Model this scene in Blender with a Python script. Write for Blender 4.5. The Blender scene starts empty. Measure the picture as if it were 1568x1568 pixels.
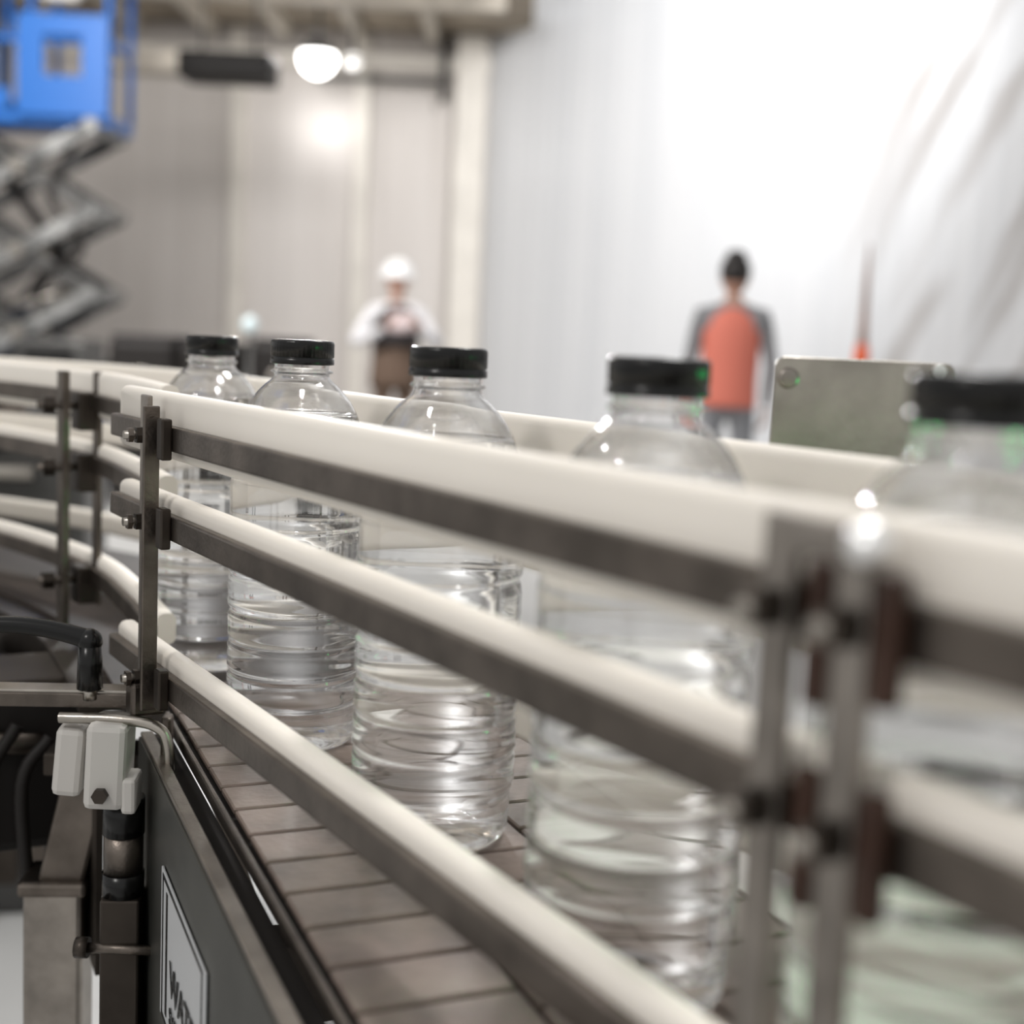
import bpy, bmesh, math, random
from mathutils import Vector, Matrix, Euler
random.seed(4)
S = bpy.context.scene
try:
    S.view_settings.view_transform = 'Standard'
except Exception as e:
    print(e)
COL = S.collection

# ------------------------------------------------------------------ materials
def mat(name, base, rough=0.5, metal=0.0, noise=0.0, nscale=8.0, bump=0.0, bscale=60.0,
        emis=None, estr=0.0, spec=0.5, coat=0.0, stretch=(1,1,1), sss=0.0):
    m = bpy.data.materials.new(name); m.use_nodes = True
    nt = m.node_tree; b = nt.nodes['Principled BSDF']
    b.inputs['Base Color'].default_value = (*base, 1)
    b.inputs['Roughness'].default_value = rough
    b.inputs['Metallic'].default_value = metal
    b.inputs['Specular IOR Level'].default_value = spec
    b.inputs['Coat Weight'].default_value = coat
    if sss:
        b.inputs['Subsurface Weight'].default_value = sss
        b.inputs['Subsurface Radius'].default_value = (0.01, 0.01, 0.008)
    tc = nt.nodes.new('ShaderNodeTexCoord')
    mp = nt.nodes.new('ShaderNodeMapping'); mp.inputs['Scale'].default_value = stretch
    nt.links.new(tc.outputs['Object'], mp.inputs['Vector'])
    if noise > 0:
        n = nt.nodes.new('ShaderNodeTexNoise'); n.inputs['Scale'].default_value = nscale
        n.inputs['Detail'].default_value = 6
        nt.links.new(mp.outputs[0], n.inputs['Vector'])
        r = nt.nodes.new('ShaderNodeValToRGB')
        r.color_ramp.elements[0].position = 0.3; r.color_ramp.elements[1].position = 0.7
        r.color_ramp.elements[0].color = (*[c*(1-noise) for c in base], 1)
        r.color_ramp.elements[1].color = (*[min(1, c*(1+noise*0.6)) for c in base], 1)
        nt.links.new(n.outputs['Fac'], r.inputs['Fac'])
        nt.links.new(r.outputs['Color'], b.inputs['Base Color'])
    if bump > 0:
        n2 = nt.nodes.new('ShaderNodeTexNoise'); n2.inputs['Scale'].default_value = bscale
        nt.links.new(mp.outputs[0], n2.inputs['Vector'])
        bp = nt.nodes.new('ShaderNodeBump'); bp.inputs['Strength'].default_value = bump
        bp.inputs['Distance'].default_value = 0.002
        nt.links.new(n2.outputs['Fac'], bp.inputs['Height'])
        nt.links.new(bp.outputs[0], b.inputs['Normal'])
    if emis:
        b.inputs['Emission Color'].default_value = (*emis, 1)
        b.inputs['Emission Strength'].default_value = estr
    return m

def wall_mat(name, c1, c2, scale, rough=0.5, fold_shade=None):
    m = bpy.data.materials.new(name); m.use_nodes = True
    nt = m.node_tree; b = nt.nodes['Principled BSDF']; b.inputs['Roughness'].default_value = rough
    tc = nt.nodes.new('ShaderNodeTexCoord')
    mp = nt.nodes.new('ShaderNodeMapping'); mp.inputs['Scale'].default_value = (1, 1, 0.06)
    nt.links.new(tc.outputs['Object'], mp.inputs['Vector'])
    n = nt.nodes.new('ShaderNodeTexNoise'); n.inputs['Scale'].default_value = 2.2; n.inputs['Detail'].default_value = 5
    nt.links.new(mp.outputs[0], n.inputs['Vector'])
    w = nt.nodes.new('ShaderNodeTexWave'); w.bands_direction = 'X'; w.inputs['Scale'].default_value = scale
    nt.links.new(tc.outputs['Object'], w.inputs['Vector'])
    ad = nt.nodes.new('ShaderNodeMath'); ad.operation = 'MULTIPLY_ADD'; ad.inputs[1].default_value = 0.15
    nt.links.new(w.outputs['Fac'], ad.inputs[0]); nt.links.new(n.outputs['Fac'], ad.inputs[2])
    r = nt.nodes.new('ShaderNodeValToRGB')
    r.color_ramp.elements[0].position = 0.35; r.color_ramp.elements[1].position = 0.75
    r.color_ramp.elements[0].color = (*c1, 1); r.color_ramp.elements[1].color = (*c2, 1)
    nt.links.new(ad.outputs[0], r.inputs['Fac'])
    last = r.outputs['Color']
    if fold_shade:  # crease shadows painted as diagonal dark streaks in the wall colour
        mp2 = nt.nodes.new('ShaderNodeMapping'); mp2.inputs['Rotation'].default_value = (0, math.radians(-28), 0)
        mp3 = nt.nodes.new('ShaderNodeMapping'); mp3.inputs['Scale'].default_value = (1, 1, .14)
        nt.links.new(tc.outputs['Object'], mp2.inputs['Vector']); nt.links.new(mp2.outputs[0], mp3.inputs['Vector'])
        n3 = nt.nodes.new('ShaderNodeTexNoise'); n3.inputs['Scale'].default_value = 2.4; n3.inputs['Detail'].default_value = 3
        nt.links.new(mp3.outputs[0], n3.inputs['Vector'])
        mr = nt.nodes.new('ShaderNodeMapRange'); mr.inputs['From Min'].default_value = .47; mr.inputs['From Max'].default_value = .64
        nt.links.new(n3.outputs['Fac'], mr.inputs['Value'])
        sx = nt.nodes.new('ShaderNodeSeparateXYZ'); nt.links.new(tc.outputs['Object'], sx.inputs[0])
        mr2 = nt.nodes.new('ShaderNodeMapRange'); mr2.inputs['From Min'].default_value = fold_shade[0]; mr2.inputs['From Max'].default_value = fold_shade[1]
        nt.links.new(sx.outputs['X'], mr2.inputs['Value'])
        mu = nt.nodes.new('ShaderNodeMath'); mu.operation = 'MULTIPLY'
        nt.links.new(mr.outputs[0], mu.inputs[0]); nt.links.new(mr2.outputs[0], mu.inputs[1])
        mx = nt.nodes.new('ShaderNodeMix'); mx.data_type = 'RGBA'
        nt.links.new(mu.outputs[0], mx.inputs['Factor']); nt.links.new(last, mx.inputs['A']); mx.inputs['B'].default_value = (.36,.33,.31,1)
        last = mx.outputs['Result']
    nt.links.new(last, b.inputs['Base Color'])
    bp = nt.nodes.new('ShaderNodeBump'); bp.inputs['Strength'].default_value = 0.3; bp.inputs['Distance'].default_value = 0.02
    nt.links.new(w.outputs['Fac'], bp.inputs['Height']); nt.links.new(bp.outputs[0], b.inputs['Normal'])
    return m

def clear_mat(name, ior, tint, transp):
    m = bpy.data.materials.new(name); m.use_nodes = True
    nt = m.node_tree; nt.nodes.remove(nt.nodes['Principled BSDF'])
    out = nt.nodes['Material Output']
    g = nt.nodes.new('ShaderNodeBsdfGlass'); g.inputs['IOR'].default_value = ior
    g.inputs['Roughness'].default_value = 0.0; g.inputs['Color'].default_value = (*tint, 1)
    t = nt.nodes.new('ShaderNodeBsdfTransparent'); t.inputs['Color'].default_value = (*tint, 1)
    mx = nt.nodes.new('ShaderNodeMixShader'); mx.inputs['Fac'].default_value = transp
    nt.links.new(g.outputs[0], mx.inputs[1]); nt.links.new(t.outputs[0], mx.inputs[2])
    nt.links.new(mx.outputs[0], out.inputs['Surface'])
    return m

M = {}
M['steel'] = mat('brushed_steel', (.155,.133,.115), .38, 1.0, noise=.35, nscale=30, bump=.15, bscale=300)
M['steel_m'] = mat('post_steel', (.31,.28,.25), .36, 1.0, noise=.3, nscale=30, bump=.12, bscale=300)
M['steel_d'] = mat('dark_steel', (.060,.050,.042), .42, .9, noise=.4, nscale=14)
M['frame'] = mat('frame_steel', (.095,.095,.085), .42, .9, noise=.35, nscale=9)
M['steel_l'] = mat('light_steel', (.40,.37,.33), .30, 1.0, noise=.3, nscale=22, bump=.1, bscale=200)
M['steel_p'] = mat('polished_steel', (.96,.96,.95), .35, 1.0)
M['uhmw'] = mat('white_guide_plastic', (.86,.81,.735), .5, 0, noise=.05, nscale=5, sss=.15, spec=.35)
M['deck'] = mat('pale_transfer_plate', (.68,.66,.62), .4, 0, noise=.08, nscale=6)
M['black'] = mat('black_plastic', (.003,.003,.003), .25, 0, spec=.35)
M['blackr'] = mat('black_rubber', (.010,.008,.007), .6, spec=.3)
M['slat'] = mat('belt_slat', (.195,.150,.126), .42, 0, noise=.35, nscale=22, bump=.2, bscale=150, spec=.4)
M['slat_d'] = mat('belt_dark', (.04,.03,.025), .6, 0, noise=.35, nscale=22, spec=.3)
M['rust'] = mat('brown_clamp', (.050,.022,.013), .5, .3, noise=.4, nscale=40)
M['wplast'] = mat('white_plastic', (.52,.50,.47), .45)
M['label'] = mat('label_plate', (.55,.56,.57), .4, .3)
M['floor'] = mat('concrete_floor', (.60,.60,.59), .4, 0, noise=.12, nscale=2.0)
M['wallL'] = wall_mat('wall_panel_grey', (.52,.48,.45), (.64,.60,.57), 1.6)
M['wallR'] = wall_mat('wall_panel_white', (.68,.69,.71), (.76,.765,.78), 1.6, .35, fold_shade=(-3.1, -1.9))
M['col'] = mat('painted_column', (.70,.66,.60), .5, 0, noise=.1, nscale=3)
M['ceil'] = mat('ceiling_sheet', (.31,.26,.20), .7, 0, noise=.5, nscale=1.5)
M['beam'] = mat('roof_beam', (.54,.49,.42), .6, 0, noise=.3, nscale=4)
M['blue'] = mat('blue_paint', (.003,.095,.36), .4)
M['grey'] = mat('grey_paint', (.09,.088,.085), .45, .5, noise=.4, nscale=6)
M['arm'] = mat('galvanised_arm', (.28,.28,.275), .4, .7, noise=.7, nscale=5)
M['lamp'] = mat('lamp_glow', (1,1,1), .5, emis=(1,.98,.94), estr=9)
M['lamps'] = mat('lamp_glow_soft', (1,1,1), .5, emis=(1,.97,.92), estr=1.0)
M['green'] = mat('green_glow', (0,.6,.15), .5, emis=(.02,1,.2), estr=14)
M['skin'] = mat('skin', (.46,.26,.19), .5)
M['hair'] = mat('dark_hair', (.018,.014,.013), .5)
M['orange'] = mat('orange_vest', (.72,.20,.14), .7)
M['orange2'] = mat('orange_plastic', (.85,.13,.03), .5)
M['gsleeve'] = mat('grey_cloth', (.24,.24,.25), .8, noise=.15, nscale=10)
M['wcloth'] = mat('white_cloth', (.78,.77,.79), .8)
M['dcloth'] = mat('dark_cloth', (.03,.025,.026), .8)
M['brown'] = mat('brown_cloth', (.13,.085,.06), .8)
M['jeans'] = mat('grey_trousers', (.24,.245,.26), .85)
M['hat'] = mat('white_hard_hat', (.92,.92,.92), .25)
M['pink'] = mat('pale_pink', (.72,.60,.60), .6)
M['water'] = clear_mat('clear_water', 1.33, (.99,.992,.992), .22)
M['pet'] = clear_mat('clear_pet', 1.45, (.985,.985,.985), .2)

# ------------------------------------------------------------------ helpers
def mk(name, verts, faces, m, smooth=False):
    me = bpy.data.meshes.new(name); me.from_pydata([tuple(v) for v in verts], [], faces); me.update()
    bm = bmesh.new(); bm.from_mesh(me); bmesh.ops.recalc_face_normals(bm, faces=bm.faces); bm.to_mesh(me); bm.free()
    if m is not None:
        me.materials.append(M[m] if isinstance(m, str) else m)
    if smooth:
        for p in me.polygons: p.use_smooth = True
    o = bpy.data.objects.new(name, me); COL.objects.link(o); return o

def bev(o, w, seg=2):
    if w > 0:
        b = o.modifiers.new('bevel', 'BEVEL'); b.width = w; b.segments = seg; b.limit_method = 'ANGLE'
    return o

def box(name, c, s, m, rz=0.0, bevel=0.0, rx=0.0, ry=0.0):
    x, y, z = s[0]/2, s[1]/2, s[2]/2
    v = [(-x,-y,-z),(x,-y,-z),(x,y,-z),(-x,y,-z),(-x,-y,z),(x,-y,z),(x,y,z),(-x,y,z)]
    R = Euler((rx, ry, rz)).to_matrix(); c = Vector(c)
    v = [R @ Vector(p) + c for p in v]
    f = [(0,3,2,1),(4,5,6,7),(0,1,5,4),(1,2,6,5),(2,3,7,6),(3,0,4,7)]
    return bev(mk(name, v, f, m), bevel)

def cyl(name, p0, p1, r, m, seg=20, r2=None, smooth=True):
    p0 = Vector(p0); p1 = Vector(p1); r2 = r if r2 is None else r2
    d = (p1-p0).normalized(); a = Vector((0,0,1)) if abs(d.z) < .9 else Vector((1,0,0))
    u = d.cross(a).normalized(); w = d.cross(u)
    v = []
    for p, rr in ((p0, r), (p1, r2)):
        for i in range(seg):
            t = 2*math.pi*i/seg; v.append(p + u*math.cos(t)*rr + w*math.sin(t)*rr)
    f = [(i, (i+1) % seg, seg+(i+1) % seg, seg+i) for i in range(seg)]
    f += [tuple(range(seg))[::-1], tuple(range(seg, 2*seg))]
    o = mk(name, v, f, m)
    if smooth:
        for p in o.data.polygons:
            if len(p.vertices) == 4: p.use_smooth = True
    return o

def ball(name, c, r, m, seg=24, rings=14, rot=None):
    if not isinstance(r, tuple): r = (r, r, r)
    v = []; f = []; R = rot.to_matrix() if rot else Matrix.Identity(3); c = Vector(c)
    v.append(c + R @ Vector((0,0,r[2])))
    for i in range(1, rings):
        ph = math.pi*i/rings
        for j in range(seg):
            t = 2*math.pi*j/seg
            v.append(c + R @ Vector((r[0]*math.sin(ph)*math.cos(t), r[1]*math.sin(ph)*math.sin(t), r[2]*math.cos(ph))))
    v.append(c + R @ Vector((0,0,-r[2])))
    for j in range(seg):
        f.append((0, 1+j, 1+(j+1) % seg))
        b = 1+(rings-2)*seg
        f.append((len(v)-1, b+(j+1) % seg, b+j))
    for i in range(rings-2):
        for j in range(seg):
            a = 1+i*seg
            f.append((a+j, a+seg+j, a+seg+(j+1) % seg, a+(j+1) % seg))
    return mk(name, v, f, m, True)

def lathe(name, prof, m, seg=64, loc=(0,0,0), smooth=True, rfun=None):
    v = []; f = []; rows = []
    for (r, z) in prof:
        if r < 1e-6:
            rows.append([len(v)]); v.append((loc[0], loc[1], loc[2]+z))
        else:
            row = []
            for j in range(seg):
                t = 2*math.pi*j/seg; rr = r*(rfun(j, z) if rfun else 1)
                row.append(len(v)); v.append((loc[0]+rr*math.cos(t), loc[1]+rr*math.sin(t), loc[2]+z))
            rows.append(row)
    for a, b in zip(rows[:-1], rows[1:]):
        for j in range(seg):
            k = (j+1) % seg
            if len(a) == 1 and len(b) == 1: continue
            if len(a) == 1: f.append((a[0], b[k], b[j]))
            elif len(b) == 1: f.append((a[j], a[k], b[0]))
            else: f.append((a[j], a[k], b[k], b[j]))
    return mk(name, v, f, m, smooth)

def loft(name, rings, m, seg=28):
    v = []; f = []
    for (cx, cy, cz, rx, ry) in rings:
        for j in range(seg):
            t = 2*math.pi*j/seg; v.append((cx+rx*math.cos(t), cy+ry*math.sin(t), cz))
    for i in range(len(rings)-1):
        for j in range(seg):
            k = (j+1) % seg; f.append((i*seg+j, i*seg+k, (i+1)*seg+k, (i+1)*seg+j))
    f.append(tuple(range(seg))[::-1]); f.append(tuple(range((len(rings)-1)*seg, len(rings)*seg)))
    return mk(name, v, f, m, True)

def sweep(name, path, prof, z0, m, smooth=False):
    P = [Vector((p[0], p[1])) for p in path]; n = len(P); k = len(prof); v = []; f = []
    for i in range(n):
        if i == 0: N = (P[1]-P[0]).normalized(); sc = 1
        elif i == n-1: N = (P[-1]-P[-2]).normalized(); sc = 1
        else:
            a = (P[i]-P[i-1]).normalized(); b = (P[i+1]-P[i]).normalized(); N = (a+b).normalized()
            sc = 1/max(.5, N.dot(a))
        nr = Vector((N.y, -N.x))*sc
        for (q, z) in prof:
            v.append((P[i].x+nr.x*q, P[i].y+nr.y*q, z0+z))
    for i in range(n-1):
        for j in range(k):
            l = (j+1) % k
            f.append((i*k+j, i*k+l, (i+1)*k+l, (i+1)*k+j))
    f.append(tuple(range(k))); f.append(tuple(range((n-1)*k, n*k))[::-1])
    o = mk(name, v, f, m, False)
    if smooth:
        for p in o.data.polygons:
            if len(p.vertices) == 4: p.use_smooth = True
    return o

def group(name, objs, loc=None, rz=0.0):
    e = bpy.data.objects.new(name, None); COL.objects.link(e)
    e.empty_display_size = .05
    for o in objs: o.parent = e
    if loc is not None: e.location = loc
    e.rotation_euler = (0, 0, rz)
    return e

def smooth_path(pts, sub=6):
    out = []
    P = [Vector(p) for p in pts]; P = [2*P[0]-P[1]] + P + [2*P[-1]-P[-2]]
    for i in range(1, len(P)-2):
        for s in range(sub):
            t = s/sub
            out.append(.5*((2*P[i]) + (P[i+1]-P[i-1])*t + (2*P[i-1]-5*P[i]+4*P[i+1]-P[i+2])*t*t + (3*P[i]-P[i-1]-3*P[i+1]+P[i+2])*t**3))
    out.append(P[-2]); return out

def tube(name, pts, r, m, sub=6, radii=None):
    cu = bpy.data.curves.new(name, 'CURVE'); cu.dimensions = '3D'; cu.bevel_depth = r; cu.bevel_resolution = 5; cu.use_fill_caps = True
    pts = smooth_path(pts, sub)
    sp = cu.splines.new('POLY'); sp.points.add(len(pts)-1)
    for i, p in enumerate(pts):
        sp.points[i].co = (*p, 1)
        if radii: sp.points[i].radius = radii[0]+(radii[1]-radii[0])*i/(len(pts)-1)
    cu.materials.append(M[m]); o = bpy.data.objects.new(name, cu); COL.objects.link(o); return o

def rr_prof(n0, n1, z0, z1, r, seg=5):
    pts = []
    for (cx, cz, a0) in ((n1-r, z1-r, 0), (n0+r, z1-r, 90), (n0+r, z0+r, 180), (n1-r, z0+r, 270)):
        for i in range(seg+1):
            a = math.radians(a0+90*i/seg); pts.append((cx+r*math.cos(a), cz+r*math.sin(a)))
    return pts

# ------------------------------------------------------------------ layout constants (metres)
CAMZ = 1.18
BELT = 0.866
def rail_x(y): return -.273 + .62*(1.0-y)
Lr = math.hypot(.62, 1); RD = Vector((-.62/Lr, 1/Lr, 0)); RN = Vector((1/Lr, .62/Lr, 0))
def RP(y, n=0, z=0): return Vector((rail_x(y), y, 0)) + RN*n + Vector((0, 0, z))
RZ = math.atan2(RD.y, RD.x)
zT, zM, zL = 1.103, 1.038, 0.918

# ------------------------------------------------------------------ bottles
ctrl = [(0,.0455),(.004,.0488),(.012,.0500),(.024,.0503),(.030,.0512),(.036,.0525),(.160,.0525),(.166,.0515),(.172,.0525),
        (.205,.0525),(.222,.0512),(.236,.0492),(.248,.0462),(.258,.0425),(.266,.0380),(.273,.0325),(.278,.0275),(.282,.0225),(.285,.0212),(.296,.0210)]
def rad(z):
    for (a, ra), (b, rb) in zip(ctrl[:-1], ctrl[1:]):
        if a <= z <= b:
            r = ra+(rb-ra)*(z-a)/(b-a); break
    else: r = ctrl[-1][1]
    for g, d, w in ((.030,.0016,.0022),(.056,.0013,.002),(.060,-.0005,.002),(.080,.0016,.0022),(.104,.0016,.0022),(.109,-.0004,.002),(.131,.0016,.0022),(.168,.0014,.002),(.205,.0008,.002)):
        r -= d*math.exp(-((z-g)/w)**2)
    return r
def bottle_meshes():
    WL = .2560
    prof = [(0,.007),(.020,.006),(.034,.003),(.041,.0005)]
    z = 0.0
    while z < WL: prof.append((rad(z), z)); z += .0016
    prof.append((rad(WL), WL)); prof.append((rad(WL)*.97, WL-.0004)); prof.append((0, WL-.0004))
    body = lathe('body_water', prof, 'water', 72)
    outer = []; z = WL+.0003
    while z < .297: outer.append((rad(z), z)); z += .0012
    outer2 = []
    for r, zz in outer:
        if .2872 < zz < .2895: r = .0238
        outer2.append((r, zz))
    inner = [(rad(zz)-.0008, zz) for r, zz in outer2][::-1]
    shell = lathe('neck_shell', outer2+inner+[outer2[0]], 'pet', 72)
    cp = [(.0,.2935),(.0225,.2935),(.0243,.2938),(.0245,.2945),(.0245,.2982),(.0236,.2986),(.0236,.2992),(.0243,.2996),(.0243,.3095),(.0238,.3112),(.0225,.312),(0,.312)]
    cap = lathe('cap', cp, 'black', 144, rfun=lambda j, z: (1.0 if (j % 3) else .988) if .2990 < z < .3100 else 1.0)
    return body, shell, cap
b0, s0, c0 = bottle_meshes()
meshes = [o.data for o in (b0, s0, c0)]
for o in (b0, s0, c0): bpy.data.objects.remove(o)
BOT = [(-.289,1.268),(-.166,1.033),(-.0437,.840),(.0663,.635),(.160,.463),(.262,.275)]
for i, (x, y) in enumerate(BOT):
    parts = []
    for me in meshes:
        o = bpy.data.objects.new(me.name.split('.')[0], me); COL.objects.link(o); parts.append(o)
    group('water_bottle', parts, (x, y, BELT+.0004), random.uniform(0, 1))

# ------------------------------------------------------------------ guide rails
bar_prof = lambda n0: rr_prof(n0, n0+.008, -.009, .009, .0015, 2)
def rail_set(name, path, n_bar, n_w0, n_w1, extra=[]):
    parts = []
    parts.append(sweep('top_bar', path, bar_prof(n_bar), zT, 'steel'))
    parts.append(sweep('middle_bar', path, bar_prof(n_bar), zM, 'steel'))
    parts.append(sweep('lower_bar', path, bar_prof(n_bar), zL, 'steel'))
    parts.append(sweep('top_guide', path, rr_prof(n_w0, n_w1, -.025, .025, .0065, 6), 1.110, 'uhmw', True))
    parts.append(sweep('middle_guide', path, rr_prof(n_w0, n_w1, -.008, .0195, .0065, 6), zM, 'uhmw', True))
    parts.append(sweep('lower_guide', path, rr_prof(n_w0, n_w1, -.008, .0195, .0065, 6), zL, 'uhmw', True))
    return group(name, parts+extra)

def post(y, w=.013, top=1.133, bot=.905, m='steel_m', n=0.0):
    P = []
    c = RP(y, n-.003, (top+bot)/2)
    P.append(box('upright', c, (w, .005, top-bot), m, RZ, .0012))
    for z in (zT, zM, zL):
        a = RP(y, n-.004, z); b = RP(y, n-.020, z)
        P.append(cyl('bolt', a, b, .0032, 'steel_l', 12))
        P.append(cyl('nut', RP(y, n-.006, z), RP(y, n-.011, z), .0066, 'steel_d', 6, smooth=False))
        P.append(cyl('nut_outer', RP(y, n-.0135, z), RP(y, n-.017, z), .0060, 'steel', 6, smooth=False))
    return P

near_path = [(rail_x(y), y) for y in (-.35, .1, .5, .8, 1.10)]
rail_set('guide_rail', near_path, .002, .010, .026)
curve = smooth_path([(-.312,1.135),(-.375,1.27),(-.45,1.41),(-.55,1.54),(-.70,1.68),(-.93,1.80),(-1.25,1.88),(-1.7,1.92)], 6)
curve = [(p.x, p.y) for p in curve]
rail_set('guide_rail', curve, .002, .010, .026)
far_path = [(rail_x(y), y) for y in (-.35, .1, .5, .8, 1.10)]+[(-.385,1.22),(-.45,1.36)]+[(-.55,1.5),(-.70,1.64),(-.93,1.76),(-1.25,1.84),(-1.7,1.88)]
fp = smooth_path(far_path, 4); fp = [(p.x, p.y) for p in fp]
rail_set('guide_rail', fp, .205, .189, .205)

P = post(1.0, .016, bot=.90)
P.append(box('angle_leg', RP(.981, -.006, 1.012), (.004, .012, .228), 'steel', RZ, .001))
for z in (zT, zM, zL):
    P.append(box('clamp', RP(.965, -.002, z), (.013, .008, .030), 'steel_d', RZ, .0015))
group('rail_post', P)
P = post(.4175, .014, bot=.80) + post(.390, .014, bot=.80)
P.append(box('top_bridge', RP(.404, -.0035, 1.127), (.046, .005, .012), 'steel_m', RZ, .003))
for z in (zT-.002, zM-.002, zL):
    P.append(box('clamp_far', RP(.4045, .0, z-.004), (.009, .006, .046), 'rust', RZ, .002))
    P.append(box('clamp_near', RP(.3785, -.003, z), (.008, .008, .040), 'rust', RZ, .002))
P.append(ball('dome_bolt', RP(.382, -.010, 1.1285), .0070, 'steel_p'))
group('rail_post', P)
def vpost(x, y, ang):
    P = []
    c = Vector((x, y, 0))
    P.append(box('upright', c+Vector((0,0,1.0)), (.020, .008, .27), 'steel', ang, .001))
    P.append(box('upright_inner', c+Vector((.030,.019,1.01)), (.016, .006, .25), 'steel', ang, .001))
    for z in (zT, zM, zL):
        P.append(cyl('bolt', c+Vector((-.022,-.015,z-.004)), c+Vector((.03,.02,z-.004)), .004, 'steel', 10))
        P.append(cyl('nut', c+Vector((-.018,-.012,z-.004)), c+Vector((-.008,-.006,z-.004)), .010, 'steel_d', 6, smooth=False))
        P.append(box('clamp', c+Vector((.018,.012,z-.01)), (.03,.02,.040), 'steel_d', ang, .002))
    return P
group('rail_post', vpost(-.475, 1.405, math.radians(125)))
P = []
for y in (.0, 1.46):
    c = Vector((rail_x(y), y, 0)) if y < 1 else Vector((-.50,1.43,0))
    P.append(box('upright', c+RN*.218+Vector((0,0,1.0)), (.016, .005, .27), 'steel', RZ, .001))
    for z in (zT, zM, zL):
        P.append(cyl('bolt', c+RN*.212+Vector((0,0,z)), c+RN*.232+Vector((0,0,z)), .004, 'steel_l', 10))
group('rail_post', P)

# ------------------------------------------------------------------ conveyor belt
Lb = math.hypot(.427, 1); BD = Vector((-.427/Lb, 1/Lb, 0)); BN = Vector((1/Lb, .427/Lb, 0)); BZ = math.atan2(BD.y, BD.x)
B0 = Vector((-.2535, 1.0435, 0))
def BP(s, n, z): return B0 + BD*s + BN*n + Vector((0, 0, z))
verts = []; faces = []
def add_slat(s0, s1, n0, n1, z):
    b = len(verts); e = .0012
    for (s, n, zz) in ((s0,n0,z-.004),(s1,n0,z-.004),(s1,n1,z-.004),(s0,n1,z-.004),
                       (s0,n0,z-e),(s1,n0,z-e),(s1,n1,z-e),(s0,n1,z-e),
                       (s0+e,n0+e,z),(s1-e,n0+e,z),(s1-e,n1-e,z),(s0+e,n1-e,z)):
        verts.append(BP(s, n, zz))
    for f in ((0,1,5,4),(1,2,6,5),(2,3,7,6),(3,0,4,7),(4,5,9,8),(5,6,10,9),(6,7,11,10),(7,4,8,11),(8,9,10,11),(3,2,1,0)):
        faces.append(tuple(b+i for i in f))
pitch = .048; lw = .0826
for lane in range(3):
    off = (lane % 2)*.021 + lane*.006
    n = lane*(lw+.003)
    s = -1.30+off
    while s < .10:
        add_slat(s, s+pitch-.0036, n, n+lw, BELT)
        s += pitch
slats = mk('slats', verts, faces, 'slat')
under = box('wear_strip', BP(-.6, .128, BELT-.012), (1.42, .26, .012), 'blackr', BZ)
tp = box('transfer_plate', BP(-.6, .345, BELT-.004), (1.42, .172, .006), 'deck', BZ, .001)
group('conveyor_belt', [slats, under, tp])
cb = sweep('belt_surface', curve, [(-.02,-.006),(.26,-.006),(.26,0),(-.02,0)], BELT-.0008, 'slat_d')
group('conveyor_belt', [cb])

F = []
F.append(box('side_plate', BP(-.60, -.030, .735), (1.26, .006, .235), 'frame', BZ, .001))
F.append(box('top_lip', BP(-.60, -.0265, .8545), (1.26, .010, .004), 'steel_m', BZ, .001))
F.append(box('edge_strip', BP(-.60, -.0075, .8615), (1.30, .004, .010), 'steel', BZ, .001))
F.append(box('gap_floor', BP(-.60, -.016, .845), (1.28, .022, .004), 'blackr', BZ))
F.append(box('bottom_lip', BP(-.60, -.040, .620), (1.26, .024, .005), 'steel', BZ, .001))
F.append(box('far_side_plate', BP(-.60, .445, .745), (1.30, .006, .25), 'steel_d', BZ, .001))
for s in (-.15, -.55, -.95):
    F.append(box('cross_member', BP(s, .21, .72), (.04, .46, .06), 'steel_d', BZ))
for s in (-.42, -1.1):
    for n in (.03, .40):
        F.append(box('frame_leg', BP(s, n, .355), (.05, .05, .70), 'steel', BZ, .003))
        F.append(lathe('foot', [(0,0),(.04,0),(.04,.012),(.015,.02),(.015,.03),(0,.03)], 'blackr', 24, tuple(BP(s, n, 0))))
for s in (-.3, -.5, -.7):
    F.append(cyl('frame_bolt', BP(s, -.033, .70), BP(s, -.038, .70), .006, 'steel_d', 6, smooth=False))
F.append(box('curve_plate_link', BP(.03, -.012, .73), (.06, .01, .23), 'steel_d', BZ, .001))
group('conveyor_frame', F)
C = []
C.append(sweep('inner_plate', curve, [(-.040,-.12),(-.034,-.12),(-.034,.12),(-.040,.12)], .735, 'steel_d'))
C.append(sweep('inner_lip', curve, [(-.055,-.004),(-.02,-.004),(-.02,.002),(-.055,.002)], .858, 'steel_d'))
C.append(sweep('outer_plate', curve, [(.27,-.12),(.276,-.12),(.276,.12),(.27,.12)], .74, 'steel_d'))
for (x, y) in ((-.56,1.62),(-1.2,1.96),(-.36,1.75)):
    C.append(box('leg', (x, y, .36), (.05,.05,.72), 'steel', .3, .003))
C.append(box('motor_box', (-.66,1.42,.74), (.22,.12,.16), 'blackr', .6, .01))
C.append(cyl('motor', (-.78,1.36,.74), (-.55,1.46,.74), .06, 'steel_d'))
group('conveyor_frame', C)

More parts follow.
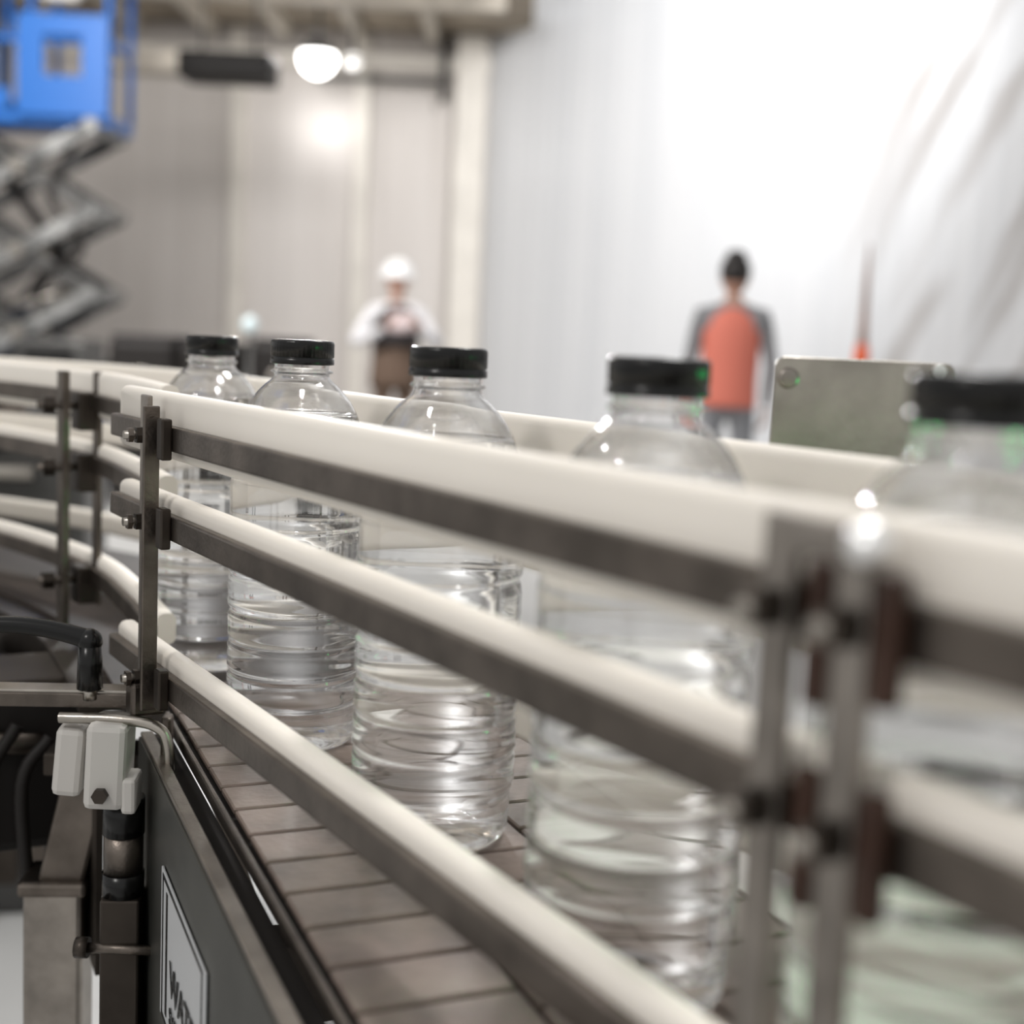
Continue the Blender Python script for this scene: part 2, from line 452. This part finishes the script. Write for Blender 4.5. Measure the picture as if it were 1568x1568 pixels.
L = [box('plate', BP(-.205, -.0345, .745), (.175, .0015, .110), 'label', BZ, .0004)]
for (s, n, z, w, h) in ((-.205,-.0354,.7965,.160,.003),(-.205,-.0354,.6935,.160,.003),(-.127,-.0354,.745,.003,.103),(-.283,-.0354,.745,.003,.103),(-.145,-.0354,.745,.006,.09)):
    L.append(box('border', BP(s, n, z), (w, .0006, h), 'black', BZ))
def text(txt, size, loc, m):
    cu = bpy.data.curves.new('lettering', 'FONT'); cu.body = txt; cu.size = size; cu.extrude = .0003
    cu.materials.append(M[m]); o = bpy.data.objects.new('lettering', cu); COL.objects.link(o)
    o.location = loc; o.rotation_euler = (math.radians(90), 0, BZ+math.pi); return o
L.append(text('WATER', .034, BP(-.165, -.0362, .727), 'black'))
L.append(text('SYSTEMS', .018, BP(-.165, -.0362, .705), 'black'))
group('sign_plate', L)

# ------------------------------------------------------------------ left clamp assembly
A = []
ox, oz = .010, .008
A.append(box('cross_bar', (-.349, 1.005, .903), (.170, .022, .005), 'steel_l', math.radians(6), .001))
A.append(box('cross_bar_edge', (-.347, .994, .898), (.160, .004, .011), 'steel', math.radians(6), .001))
A.append(cyl('bar_end', (-.431, .987, .906), (-.431, .987, .898), .011, 'steel_l', 20))
A.append(box('post_foot', (-.274, .998, .902), (.018, .026, .026), 'steel', RZ, .003))
A.append(tube('bent_rod', [(-.335,.985,.887),(-.29,.983,.888),(-.262,.983,.884),(-.252,.983,.868),(-.251,.983,.82),(-.251,.983,.70)], .0042, 'steel_l'))
A.append(box('white_bracket_left', (-.340+ox, 1.00, .844+oz), (.022, .035, .054), 'wplast', .1, .005, ry=.08))
A.append(box('white_bracket_body', (-.308+ox, .99, .846+oz), (.030, .045, .066), 'wplast', .1, .005, ry=.04))
A.append(box('white_bracket_lip', (-.290+ox, .985, .824+oz), (.011, .03, .028), 'wplast', .1, .003))
A.append(cyl('bracket_screw', (-.308+ox, .972, .826+oz), (-.308+ox, .962, .826+oz), .006, 'steel_d', 6, smooth=False))
A.append(cyl('black_tube', (-.290, 1.0, .822), (-.290, 1.0, .793), .016, 'black'))
A.append(cyl('grey_tube', (-.290, 1.0, .793), (-.290, 1.0, .762), .015, 'steel'))
A.append(cyl('black_tube_low', (-.290, 1.0, .762), (-.290, 1.0, .744), .016, 'black'))
A.append(box('column', (-.290, 1.0, .60), (.030, .03, .288), 'steel_d', .1, .002))
A.append(box('strut', (-.260, 1.01, .75), (.008, .016, .27), 'steel', .1, .002))
for z in (.80, .765, .70, .66):
    A.append(cyl('strut_bolt', (-.260, 1.0, z), (-.260, .988, z), .005, 'steel_d', 6, smooth=False))
A.append(cyl('side_bolt', (-.318, .985, .705), (-.255, .985, .705), .004, 'steel', 10))
A.append(cyl('side_knob', (-.322, .985, .705), (-.312, .985, .705), .008, 'steel_d', 12))
group('rail_clamp_assembly', A)
H = [cyl('hub', (-.3155, .995, .945), (-.3155, .995, .908), .0085, 'black', 20, .0098),
     cyl('stem', (-.3155, .995, .909), (-.3155, .995, .899), .005, 'steel_l', 12),
     ball('hub_top', (-.3155, .995, .945), .0095, 'black'),
     tube('arm', [(-.3155,.995,.946),(-.345,.993,.953),(-.375,.99,.956),(-.41,.985,.954),(-.43,.983,.950)], .0075, 'black', 6, (1.0,.7))]
group('clamp_lever', H)
G = [box('tube', (-.395, 1.16, .36), (.052, .05, .66), 'steel_m', .1, .005),
     box('tube_upper', (-.378, 1.165, .74), (.040, .045, .14), 'steel', .1, .004, ry=.22),
     box('gusset', (-.362, 1.16, .80), (.08, .05, .02), 'steel_d', .1, .002),
     lathe('foot', [(0,0),(.05,0),(.05,.012),(.02,.02),(.02,.035),(0,.035)], 'blackr', 24, (-.395,1.16,0)),
     box('weld_collar', (-.395, 1.16, .685), (.060,.058,.014), 'steel', .1, .004)]
group('support_leg', G)
D = [box('dark_housing', (-.47, 1.25, .77), (.15, .11, .16), 'blackr', .5, .012),
     box('housing_lid', (-.47, 1.245, .852), (.16, .11, .010), 'steel_d', .5, .003),
     cyl('housing_shaft', (-.56,1.19,.80), (-.42,1.19,.80), .010, 'steel', 14)]
for k in range(4):
    D.append(tube('housing_hose', [(-.50+.03*k, 1.18, .84-.01*k), (-.52+.03*k, 1.165, .77), (-.53+.035*k, 1.17, .66)], .006, 'blackr'))
group('drive_unit', D)
PM = [box('cabinet', (-1.25, 2.75, .48), (.75, .45, .96), 'grey', .2, .015),
      box('door', (-1.22, 2.50, .45), (.55, .02, .75), 'steel_d', .2, .008),
      cyl('roller', (-1.55, 2.48, 1.0), (-.95, 2.60, 1.0), .035, 'steel'),
      cyl('guard_bar', (-1.55, 2.42, .90), (-.92, 2.55, .90), .015, 'steel_l'),
      box('panel', (-1.42, 2.45, .80), (.16, .02, .14), 'blue', .2, .004)]
for k in range(3):
    PM.append(box('bracket', (-1.45+.22*k, 2.5+.045*k, .99), (.04,.06,.10), 'steel_d', .2, .003))
group('packing_machine', PM)

# ------------------------------------------------------------------ steel plate behind the line
def rounded_plate(name, w, h, r, t, m):
    pts = []
    for (cx, cz, a0) in ((w/2-r, h/2-r, 0), (-w/2+r, h/2-r, 90), (-w/2+r, -h/2+r, 180), (w/2-r, -h/2+r, 270)):
        for i in range(7):
            a = math.radians(a0+15*i); pts.append((cx+r*math.cos(a), cz+r*math.sin(a)))
    n = len(pts); v = [(x, -t/2, z) for x, z in pts]+[(x, t/2, z) for x, z in pts]
    f = [tuple(range(n)), tuple(range(n, 2*n))[::-1]]+[(i, (i+1) % n, n+(i+1) % n, n+i) for i in range(n)]
    return bev(mk(name, v, f, m), .0008)
pl = rounded_plate('plate', .105, .125, .006, .004, 'steel_l')
Q = [pl, lathe('bolt_washer', [(0,0),(.0062,0),(.0062,.001),(.0045,.0018),(0,.002)], 'steel_m', 24),
     cyl('plate_bolt_right', (.042,-.002,.058), (.042,-.006,.058), .004, 'steel_p', 12),
     box('plate_arm', (0,.012,-.11), (.03,.012,.22), 'steel', 0, .002),
     box('plate_flange', (0,.006,-.215), (.05,.05,.006), 'steel', 0, .001)]
Q[1].rotation_euler = (math.radians(90), 0, 0); Q[1].location = (-.0445, -.002, .050)
group('mounting_plate', Q, (.2015, .785, 1.1195), 0.0)
SB = [box('support_arm', (.258, .855, .884), (.19,.04,.034), 'steel_d', .88, .002),
      box('support_post', (.325, .94, .45), (.05,.05,.90), 'steel_d', .4, .002)]
group('plate_support', SB)

gl = [cyl('stem', (.46,.74,0), (.46,.74,1.06), .012, 'steel'), cyl('lens', (.46,.74,1.06), (.46,.74,1.15), .025, 'green'),
      cyl('top', (.46,.74,1.15), (.46,.74,1.165), .026, 'black'), lathe('base', [(0,0),(.1,0),(.1,.02),(.02,.03),(0,.03)], 'blackr', 32, (.46,.74,0))]
group('green_tint_lamp', gl)  # out-of-view green lamp, added for the green tint on the bottles

# ------------------------------------------------------------------ room
fl = box('floor', (0, 6.5, -.05), (30, 25, .1), 'floor')
wl = box('wall_left', (-7.25, 17.1, 2.5), (13.5, .2, 5.0), 'wallL')
ang = math.atan2(-1, .8); wlen = 17.0
dx, dy = .8/math.hypot(.8,1), -1/math.hypot(.8,1)
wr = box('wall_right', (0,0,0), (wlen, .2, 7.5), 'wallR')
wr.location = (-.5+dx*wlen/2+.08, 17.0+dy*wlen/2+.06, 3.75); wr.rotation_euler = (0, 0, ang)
ce = box('ceiling', (-6.3, 11.9, 4.98), (12.6, 10.4, .08), 'ceil')
T = []
for x in (-3.58, -2.05):
    T.append(box('column', (x, 16.93, 2.45), (.16, .16, 4.9), 'col'))
T.append(box('corner_column', (-.72, 16.85, 2.45), (.36, .25, 4.9), 'col'))
group('trim_1', T)
T = []
for x in (-7.5,-6.6,-5.7,-4.8,-3.9,-3.0,-2.1,-1.2):
    T.append(box('purlin', (x, 12.2, 4.86), (.12, 9.4, .16), 'beam'))
for y in (9.5, 12.0, 14.5):
    T.append(box('rafter', (-5.8, y, 4.76), (11, .18, .22), 'beam'))
T.append(box('eave_beam', (-6, 16.85, 4.55), (11, .2, .16), 'col'))
group('roof_beams', T)
T = [cyl('pipe', (-2.6,16.7,4.32), (-1.05,16.7,4.32), .035, 'grey'), cyl('downpipe', (-1.05,16.7,4.85), (-1.05,16.7,4.1), .05, 'grey')]
group('wall_pipe', T)
T = [box('housing', (-2.85, 13, 3.66), (.86, .5, .24), 'blackr', 0, .03), box('duct', (-3.72, 13, 3.68), (.88, .36, .20), 'beam', 0, .03),
     cyl('hanger', (-3.1,13,3.75), (-3.1,13,4.95), .012, 'grey'), cyl('hanger2', (-2.6,13,3.75), (-2.6,13,4.95), .012, 'grey'),
     cyl('hanger3', (-3.9,13,3.75), (-3.9,13,4.95), .012, 'grey')]
for k in range(5): T.append(box('louvre', (-2.85, 12.74, 3.58+.04*k), (.78, .02, .012), 'blackr'))
group('unit_heater', T)
def lamp(x, y, z, r, m, ztop):
    return group('ceiling_lamp', [lathe('reflector', [(r*.3,r*1.2),(r*.5,r*1.1),(r*1.1,r*.3),(r*1.12,r*.25),(r*1.05,r*.28),(r*.3,r*1.1)], 'grey', 32, (x,y,z)),
        ball('bulb', (x,y,z+.02), r, m), cyl('drop', (x,y,z+r*1.1), (x,y,ztop), .02, 'grey')])
lamp(-2.42, 15.6, 4.30, .20, 'lamp', 4.95)
lamp(-2.06, 15.9, 4.34, .09, 'lamps', 4.95)

# ------------------------------------------------------------------ scissor lift
X0, Y0 = -3.83, 11.0
Z = []
Z.append(box('chassis', (X0-.1, Y0, .45), (1.3, .8, .45), 'blue', 0, .03))
for sx in (-.6, .42):
    for sy in (-.38, .38):
        Z.append(cyl('wheel', (X0+sx, Y0+sy-.06, .19), (X0+sx, Y0+sy+.06, .19), .19, 'blackr', 28))
        Z.append(cyl('wheel_hub', (X0+sx, Y0+sy-.07, .19), (X0+sx, Y0+sy+.07, .19), .08, 'grey', 18))
n = 3; z0 = .80; dz = (2.74-z0)/n
for yy in (Y0-.33, Y0+.33):
    for i in range(n):
        a = z0+i*dz; b = a+dz
        for q_, (xa, xb) in enumerate(((-.72,.44), (.44,-.72))):
            p = Vector((X0+xa, yy+.07*q_, a)); q = Vector((X0+xb, yy+.07*q_, b)); d = q-p
            Z.append(box('scissor_arm', (p+q)/2, (d.length+.08, .06, .12), 'arm' if (yy < Y0 and q_ == 0) else 'grey', 0, .01, ry=-math.atan2(d.z, d.x)))
        Z.append(cyl('pin', (X0-.14, yy-.07, a+dz/2), (X0-.14, yy+.12, a+dz/2), .06, 'steel_l', 16))
for i in range(n+1):
    for xx in (-.72, .44):
        Z.append(cyl('cross_tube', (X0+xx, Y0-.40, z0+i*dz), (X0+xx, Y0+.42, z0+i*dz), .055, 'arm', 14))
Z.append(cyl('hydraulic_ram', (X0-.55, Y0, .85), (X0+.1, Y0, 1.8), .06, 'blackr', 16))
Z.append(cyl('hydraulic_ram2', (X0+.1, Y0, 1.75), (X0-.45, Y0, 2.5), .05, 'blackr', 16))
Z.append(cyl('hydraulic_ram3', (X0-.6, Y0-.1, 1.2), (X0+.25, Y0-.1, 1.5), .045, 'steel_l', 16))
Z.append(tube('cable_loop', [(X0+.3,Y0-.2,2.7),(X0+.1,Y0-.3,2.2),(X0+.35,Y0-.3,1.8),(X0,Y0-.3,1.5),(X0+.2,Y0-.3,1.0)], .03, 'blackr'))
Z.append(box('deck', (X0-.35, Y0, 2.79), (1.85, .62, .09), 'blue', 0, .01))
zb = 2.80; yp = Y0-.36
for (cx, cz, w, h) in ((X0-.03,zb+.38,.20,.76),(X0+.47,zb+.38,.20,.76),(X0+.22,zb+.15,.30,.30),(X0+.22,zb+.68,.30,.16)):
    Z.append(box('basket_panel', (cx, yp, cz), (w, .05, h), 'blue'))
for yy in (Y0-.29, Y0+.29):
    for k, xx in enumerate((-1.25,-.85,-.45,-.05,.55)):
        Z.append(cyl('rail_upright', (X0+xx, yy, 2.83), (X0+xx, yy, 3.92), .028, 'blue', 12))
    for zz in (3.38, 3.92):
        if yy < Y0:
            Z.append(cyl('hand_rail', (X0-1.25, yy, zz), (X0+.55, yy, zz), .028, 'blue', 12))
    Z.append(box('toe_board', (X0-.72, yy, 2.93), (1.0, .02, .16), 'blue'))
Z.append(cyl('hand_rail', (X0-1.25, Y0+.29, 3.92), (X0+.55, Y0+.29, 3.92), .028, 'blue', 12))
for zz in (3.38, 3.92):
    for xx in (-1.25, .55):
        Z.append(cyl('hand_rail_end', (X0+xx, Y0-.29, zz), (X0+xx, Y0+.29, zz), .028, 'blue', 12))
Z.append(box('control_box', (X0+.22, Y0-.40, 3.78), (.32, .14, .28), 'wplast', 0, .06))
Z.append(box('motor_cover', (X0-.62, Y0-.1, 3.15), (.60, .3, .62), mat('dark_blue_paint', (.005,.03,.10), .5), 0, .05))
group('scissor_lift', Z)

# ------------------------------------------------------------------ dark equipment low behind
E = []
for i, (x, y, w, h) in enumerate(((-2.50,9.2,.45,1.13),(-2.05,9.2,.42,1.10),(-1.62,9.3,.36,1.15))):
    E.append(box('case', (x, y, h/2), (w, .6, h), 'blackr', 0, .05))
    E.append(box('case_lid', (x, y, h+.01), (w*.92, .55, .03), 'dcloth', 0, .012))
    E.append(box('case_latch', (x, y-.31, h*.8), (.08, .03, .05), 'steel_l', 0, .005))
group('equipment_cases', E)
E = [box('cab_body', (-3.3, 9.7, .55), (.5,.5,1.1), 'grey', 0, .03), box('cab_screen', (-3.3, 9.43, .9), (.36,.02,.24), 'black', 0, .004)]
group('control_cabinet', E)
E = [cyl('pole', (-1.72,8.6,0), (-1.72,8.6,1.2), .015, 'grey'), ball('beacon', (-1.72,8.6,1.25), (.05,.05,.055), mat('pale_cyan_beacon', (.65,.76,.79), .3)), lathe('beacon_base', [(0,0),(.15,0),(.15,.03),(.03,.05),(0,.05)], 'blackr', 24, (-1.72,8.6,0))]
group('beacon_stand', E)
E = [lathe('furled_flag', [(0,1.98),(.006,1.96),(.018,1.75),(.028,1.45),(.038,1.25),(.02,1.20),(0,1.2)], mat('furled_flag_cloth', (.34,.22,.18), .7, noise=.3, nscale=10), 24, (2.28,9.0,0)),
     lathe('orange_collar', [(0,1.16),(.045,1.16),(.055,1.2),(.040,1.30),(.02,1.33),(0,1.33)], 'orange2', 24, (2.28,9.0,0)),
     cyl('pole', (2.28,9.0,0), (2.28,9.0,1.2), .018, 'orange2'), lathe('pole_base', [(0,0),(.2,0),(.2,.04),(.04,.07),(0,.07)], 'blackr', 32, (2.28,9.0,0))]
group('safety_flag_pole', E)

# ------------------------------------------------------------------ people
def skin_body(name, verts, edges, radii, rootidx, matfn, mats):
    me = bpy.data.meshes.new(name+'_sk'); me.from_pydata(verts, edges, []); me.update()
    o = bpy.data.objects.new(name+'_sk', me); COL.objects.link(o)
    o.modifiers.new('skin', 'SKIN')
    for i, sv in enumerate(me.skin_vertices[0].data):
        r = radii[i]; sv.radius = r if isinstance(r, tuple) else (r, r); sv.use_root = (i == rootidx)
    ss = o.modifiers.new('sub', 'SUBSURF'); ss.levels = 2; ss.render_levels = 2
    dg = bpy.context.evaluated_depsgraph_get(); dg.update()
    nm = bpy.data.meshes.new_from_object(o.evaluated_get(dg))
    bpy.data.objects.remove(o)
    nm.materials.clear()
    for m in mats: nm.materials.append(M[m])
    for p in nm.polygons:
        p.use_smooth = True; p.material_index = matfn(p.center)
    nm.name = name
    ob = bpy.data.objects.new(name, nm); COL.objects.link(ob); return ob

def hand(w, d, palm_n, side, curl=.6):
    w = Vector(w); d = Vector(d).normalized(); pn = Vector(palm_n); pn = (pn-d*pn.dot(d)).normalized()
    s = d.cross(pn)*side
    out = []
    rot = Matrix((s, pn, d)).transposed().to_euler()
    out.append(ball('palm', w+d*.045, (.040,.016,.052), 'skin', 16, 10, rot))
    for k, (o, ln) in enumerate(((-.028,.062),(-.009,.074),(.010,.070),(.028,.055))):
        p = w+d*.082+s*o; dirn = d.copy()
        for j, fr in enumerate((.45,.32,.23)):
            dirn = (dirn+pn*curl*.55).normalized(); q = p+dirn*ln*fr*1.15
            out.append(cyl('finger_%d' % k, p, q, .0088-.001*j, 'skin', 10, .0082-.001*j)); out.append(ball('knuckle', q, .0082-.001*j, 'skin', 10, 6)); p = q
    p = w+d*.03-s*.034; dirn = (d*.7-s*.6+pn*.35).normalized()
    for j in range(2):
        q = p+dirn*.032; out.append(cyl('thumb', p, q, .010-.001*j, 'skin', 10, .009)); out.append(ball('thumb_j', q, .009, 'skin', 10, 6)); p = q; dirn = (dirn+d*.3+pn*.2).normalized()
    return out

def person(name, loc, rz, elL, wrL, elR, wrR, mats, vest, head='hair', feet=(.10,.10), held=None, scale=1.0, arm=1.0, vw=1.0, lower=None):
    V = [(0,0,.96),(0,-.005,1.10),(0,.0,1.25),(0,.01,1.40),(0,.012,1.49),(0,.0,1.56)]
    E = [(0,1),(1,2),(2,3),(3,4),(4,5)]
    R = [(.135,.105),(.125,.10),(.14,.11),(.13,.10),(.055,.055),(.05,.05)]
    def add(v, r, par): V.append(v); R.append(r); E.append((par, len(V)-1)); return len(V)-1
    for sgn, el, wr in ((1, elL, wrL), (-1, elR, wrR)):
        sh = add((sgn*.175,.012,1.415), (.065,.065), 3)
        mid = add(tuple((Vector((sgn*.185,.012,1.40))*.5+Vector(el)*.5)), .050*arm, sh)
        e = add(el, .043*arm, mid)
        m2 = add(tuple((Vector(el)*.55+Vector(wr)*.45)), .040*arm, e)
        add(wr, .028, m2)
        h = add((sgn*.095,0,.88), (.088,.088), 0)
        k = add((sgn*feet[0],-.015,.50), (.058,.058), h)
        c = add((sgn*feet[0],.01,.32), .054, k)
        a = add((sgn*feet[0],.01,.09), .040, c)
        add((sgn*(feet[0]+.02),-.13,.045), (.040,.036), a)
    wl_, wr_ = Vector(wrL), Vector(wrR)
    def mf(c):
        if c.z < .11: return 2
        if c.z < .93 and abs(c.x) < .21 and (c-wl_).length > .10 and (c-wr_).length > .10: return 1
        if c.z > 1.485: return 3
        return 0
    parts = [skin_body('body', V, E, R, 0, mf, [mats[0], mats[1], 'blackr', 'skin'])]
    hc = Vector((0,-.015,1.645))
    parts.append(ball('head', hc, (.076,.096,.112), 'skin', 28, 18))
    parts.append(ball('jaw', hc+Vector((0,-.03,-.06)), (.052,.062,.055), 'skin'))
    parts.append(cyl('nose', hc+Vector((0,-.090,.012)), hc+Vector((0,-.112,-.020)), .006, 'skin', 12, .014))
    parts.append(ball('mouth', hc+Vector((0,-.090,-.052)), (.023,.006,.006), 'pink', 14, 8))
    for sgn in (1,-1):
        parts.append(ball('eye', hc+Vector((sgn*.031,-.084,.006)), (.012,.008,.007), 'wcloth', 12, 8))
        parts.append(ball('pupil', hc+Vector((sgn*.031,-.0915,.006)), .004, 'hair', 10, 6))
        parts.append(ball('brow', hc+Vector((sgn*.031,-.088,.026)), (.018,.006,.004), 'hair', 12, 6))
        parts.append(ball('ear', hc+Vector((sgn*.077,.008,-.004)), (.010,.020,.032), 'skin', 12, 8))
    if head == 'hair':
        parts.append(ball('hair', hc+Vector((0,.018,.035)), (.090,.102,.098), 'hair', 28, 18))
        parts.append(ball('hair_bun', hc+Vector((0,.05,.115)), (.060,.060,.040), 'hair'))
    else:
        parts.append(ball('hair', hc+Vector((0,.020,.010)), (.078,.086,.090), 'hair', 28, 18))
        hz = hc.z+.030
        parts.append(lathe('hard_hat', [(.0,.0),(.095,.0),(.140,-.008),(.143,.0),(.130,.012),(.124,.05),(.106,.100),(.065,.135),(.0,.148)], 'hat', 40, (0,-.005,hz)))
        parts.append(box('hat_brim', (0,-.140,hz+.0), (.15,.07,.008), 'hat', 0, .003, rx=.12))
        parts.append(box('hat_ridge', (0,0,hz+.138), (.03,.16,.02), 'hat', 0, .008))
    rings = [(.89,.172,.135),(.92,.174,.137),(1.05,.170,.132),(1.2,.176,.135),(1.33,.182,.135),(1.40,.165,.12),(1.455,.105,.085),(1.47,.07,.065)]
    if lower:
        parts.append(loft('jacket_hem', [(0,0,z,rx*vw,ry) for z, rx, ry in ((.82,.180,.14),(.90,.182,.142),(1.05,.172,.138),(1.14,.172,.137))], lower, 36))
        rings = [(1.12,.168,.133)]+rings[3:]
    parts.append(loft('vest', [(0,.005,z,rx*vw,ry) for z, rx, ry in rings], vest, 36))
    parts += hand(wrL, Vector(wrL)-Vector(elL), (-1,0,0) if held is None else (0,0,1), 1)
    parts += hand(wrR, Vector(wrR)-Vector(elR), (1,0,0) if held is None else (0,0,1), -1)
    if held: parts += held
    g = group(name, parts, loc, rz); g.scale = (scale,)*3
    return g

person('worker', (1.235, 7.9, 0), math.radians(172), (.235,.03,1.14), (.225,-.06,.90), (-.24,.04,1.14), (-.23,-.05,.90),
       ('gsleeve','jeans'), 'orange', 'hair', vw=.96)
cam_obj = [box('camera_body', (0.0,-.36,1.33), (.20,.09,.15), 'pink', 0, .03), cyl('camera_lens', (0.0,-.40,1.33), (0.0,-.47,1.33), .05, 'pink'),
           box('camera_top', (0.0,-.36,1.42), (.07,.06,.04), 'black', 0, .008)]
person('worker', (-.965, 10.5, 0), math.radians(12), (.33,-.06,1.17), (.13,-.31,1.29), (-.33,-.06,1.16), (-.13,-.31,1.28),
       ('wcloth','brown'), 'dcloth', 'hat', held=cam_obj, arm=1.2, vw=1.06, lower='brown')

# ------------------------------------------------------------------ lights
def area(name, loc, target, size, power, col=(1,1,1)):
    l = bpy.data.lights.new(name, 'AREA'); l.energy = power; l.size = size; l.color = col
    o = bpy.data.objects.new(name, l); COL.objects.link(o); o.location = loc
    o.rotation_euler = (Vector(target)-Vector(loc)).to_track_quat('-Z', 'Y').to_euler(); return o
area('fill_light', (.6, 2.2, 3.4), (0, .8, .9), .45, 46, (1,.98,.95))  # this and the next: unseen area lights added for highlights and sparkle
area('fill_light', (-1.6, -.8, 3.2), (-.1, .9, .9), .4, 24, (1,.97,.94))
area('fill_light', (-3.0, 6.0, 4.4), (-4.2, 17, 2.0), 1.5, 430, (1,.98,.96))  # unseen wash light added to brighten the left wall
def spot(name, loc, target, power, deg, blend=1.0, size=.5):
    l = bpy.data.lights.new(name, 'SPOT'); l.energy = power; l.spot_size = math.radians(deg); l.spot_blend = blend; l.shadow_soft_size = size
    o = bpy.data.objects.new(name, l); COL.objects.link(o); o.location = loc
    o.rotation_euler = (Vector(target)-Vector(loc)).to_track_quat('-Z', 'Y').to_euler(); return o
spot('wall_flood_light', (1.6, 8.8, 5.6), (1.8, 13.9, 3.9), 1550, 88)
spot('lamp_beam', (-2.40, 15.3, 4.22), (0, .8, 1.1), 2000, 22, .6, .22)
pl_ = bpy.data.lights.new('wall_glow_light', 'POINT'); pl_.energy = 12; pl_.shadow_soft_size = .15  # extra point light close to the wall, added for the glow below the lamp
o = bpy.data.objects.new('wall_glow_light', pl_); COL.objects.link(o); o.location = (-2.5, 16.5, 3.75)
gp = bpy.data.lights.new('green_tint_glow', 'POINT'); gp.energy = .14; gp.color = (.05,1,.25); gp.shadow_soft_size = .03  # added point light that spreads green onto bottles and guides
o = bpy.data.objects.new('green_tint_glow', gp); COL.objects.link(o); o.location = (.425, .70, 1.11)
W = bpy.data.worlds.new('world'); S.world = W; W.use_nodes = True
bg = W.node_tree.nodes['Background']; bg.inputs[0].default_value = (1,.99,.978,1); bg.inputs[1].default_value = .69

# ------------------------------------------------------------------ camera
cd = bpy.data.cameras.new('camera'); co = bpy.data.objects.new('camera', cd); COL.objects.link(co)
cd.sensor_width = 24; cd.sensor_height = 24; cd.lens = 2050/1568*24
cd.clip_start = .02; cd.clip_end = 200
cd.dof.use_dof = True; cd.dof.focus_distance = .97; cd.dof.aperture_fstop = 2.3
R = Matrix.Rotation(math.radians(90-7.0), 4, 'X') @ Matrix.Rotation(math.radians(2.58), 4, 'Z')
co.matrix_world = Matrix.Translation((0,0,CAMZ)) @ R
S.camera = co
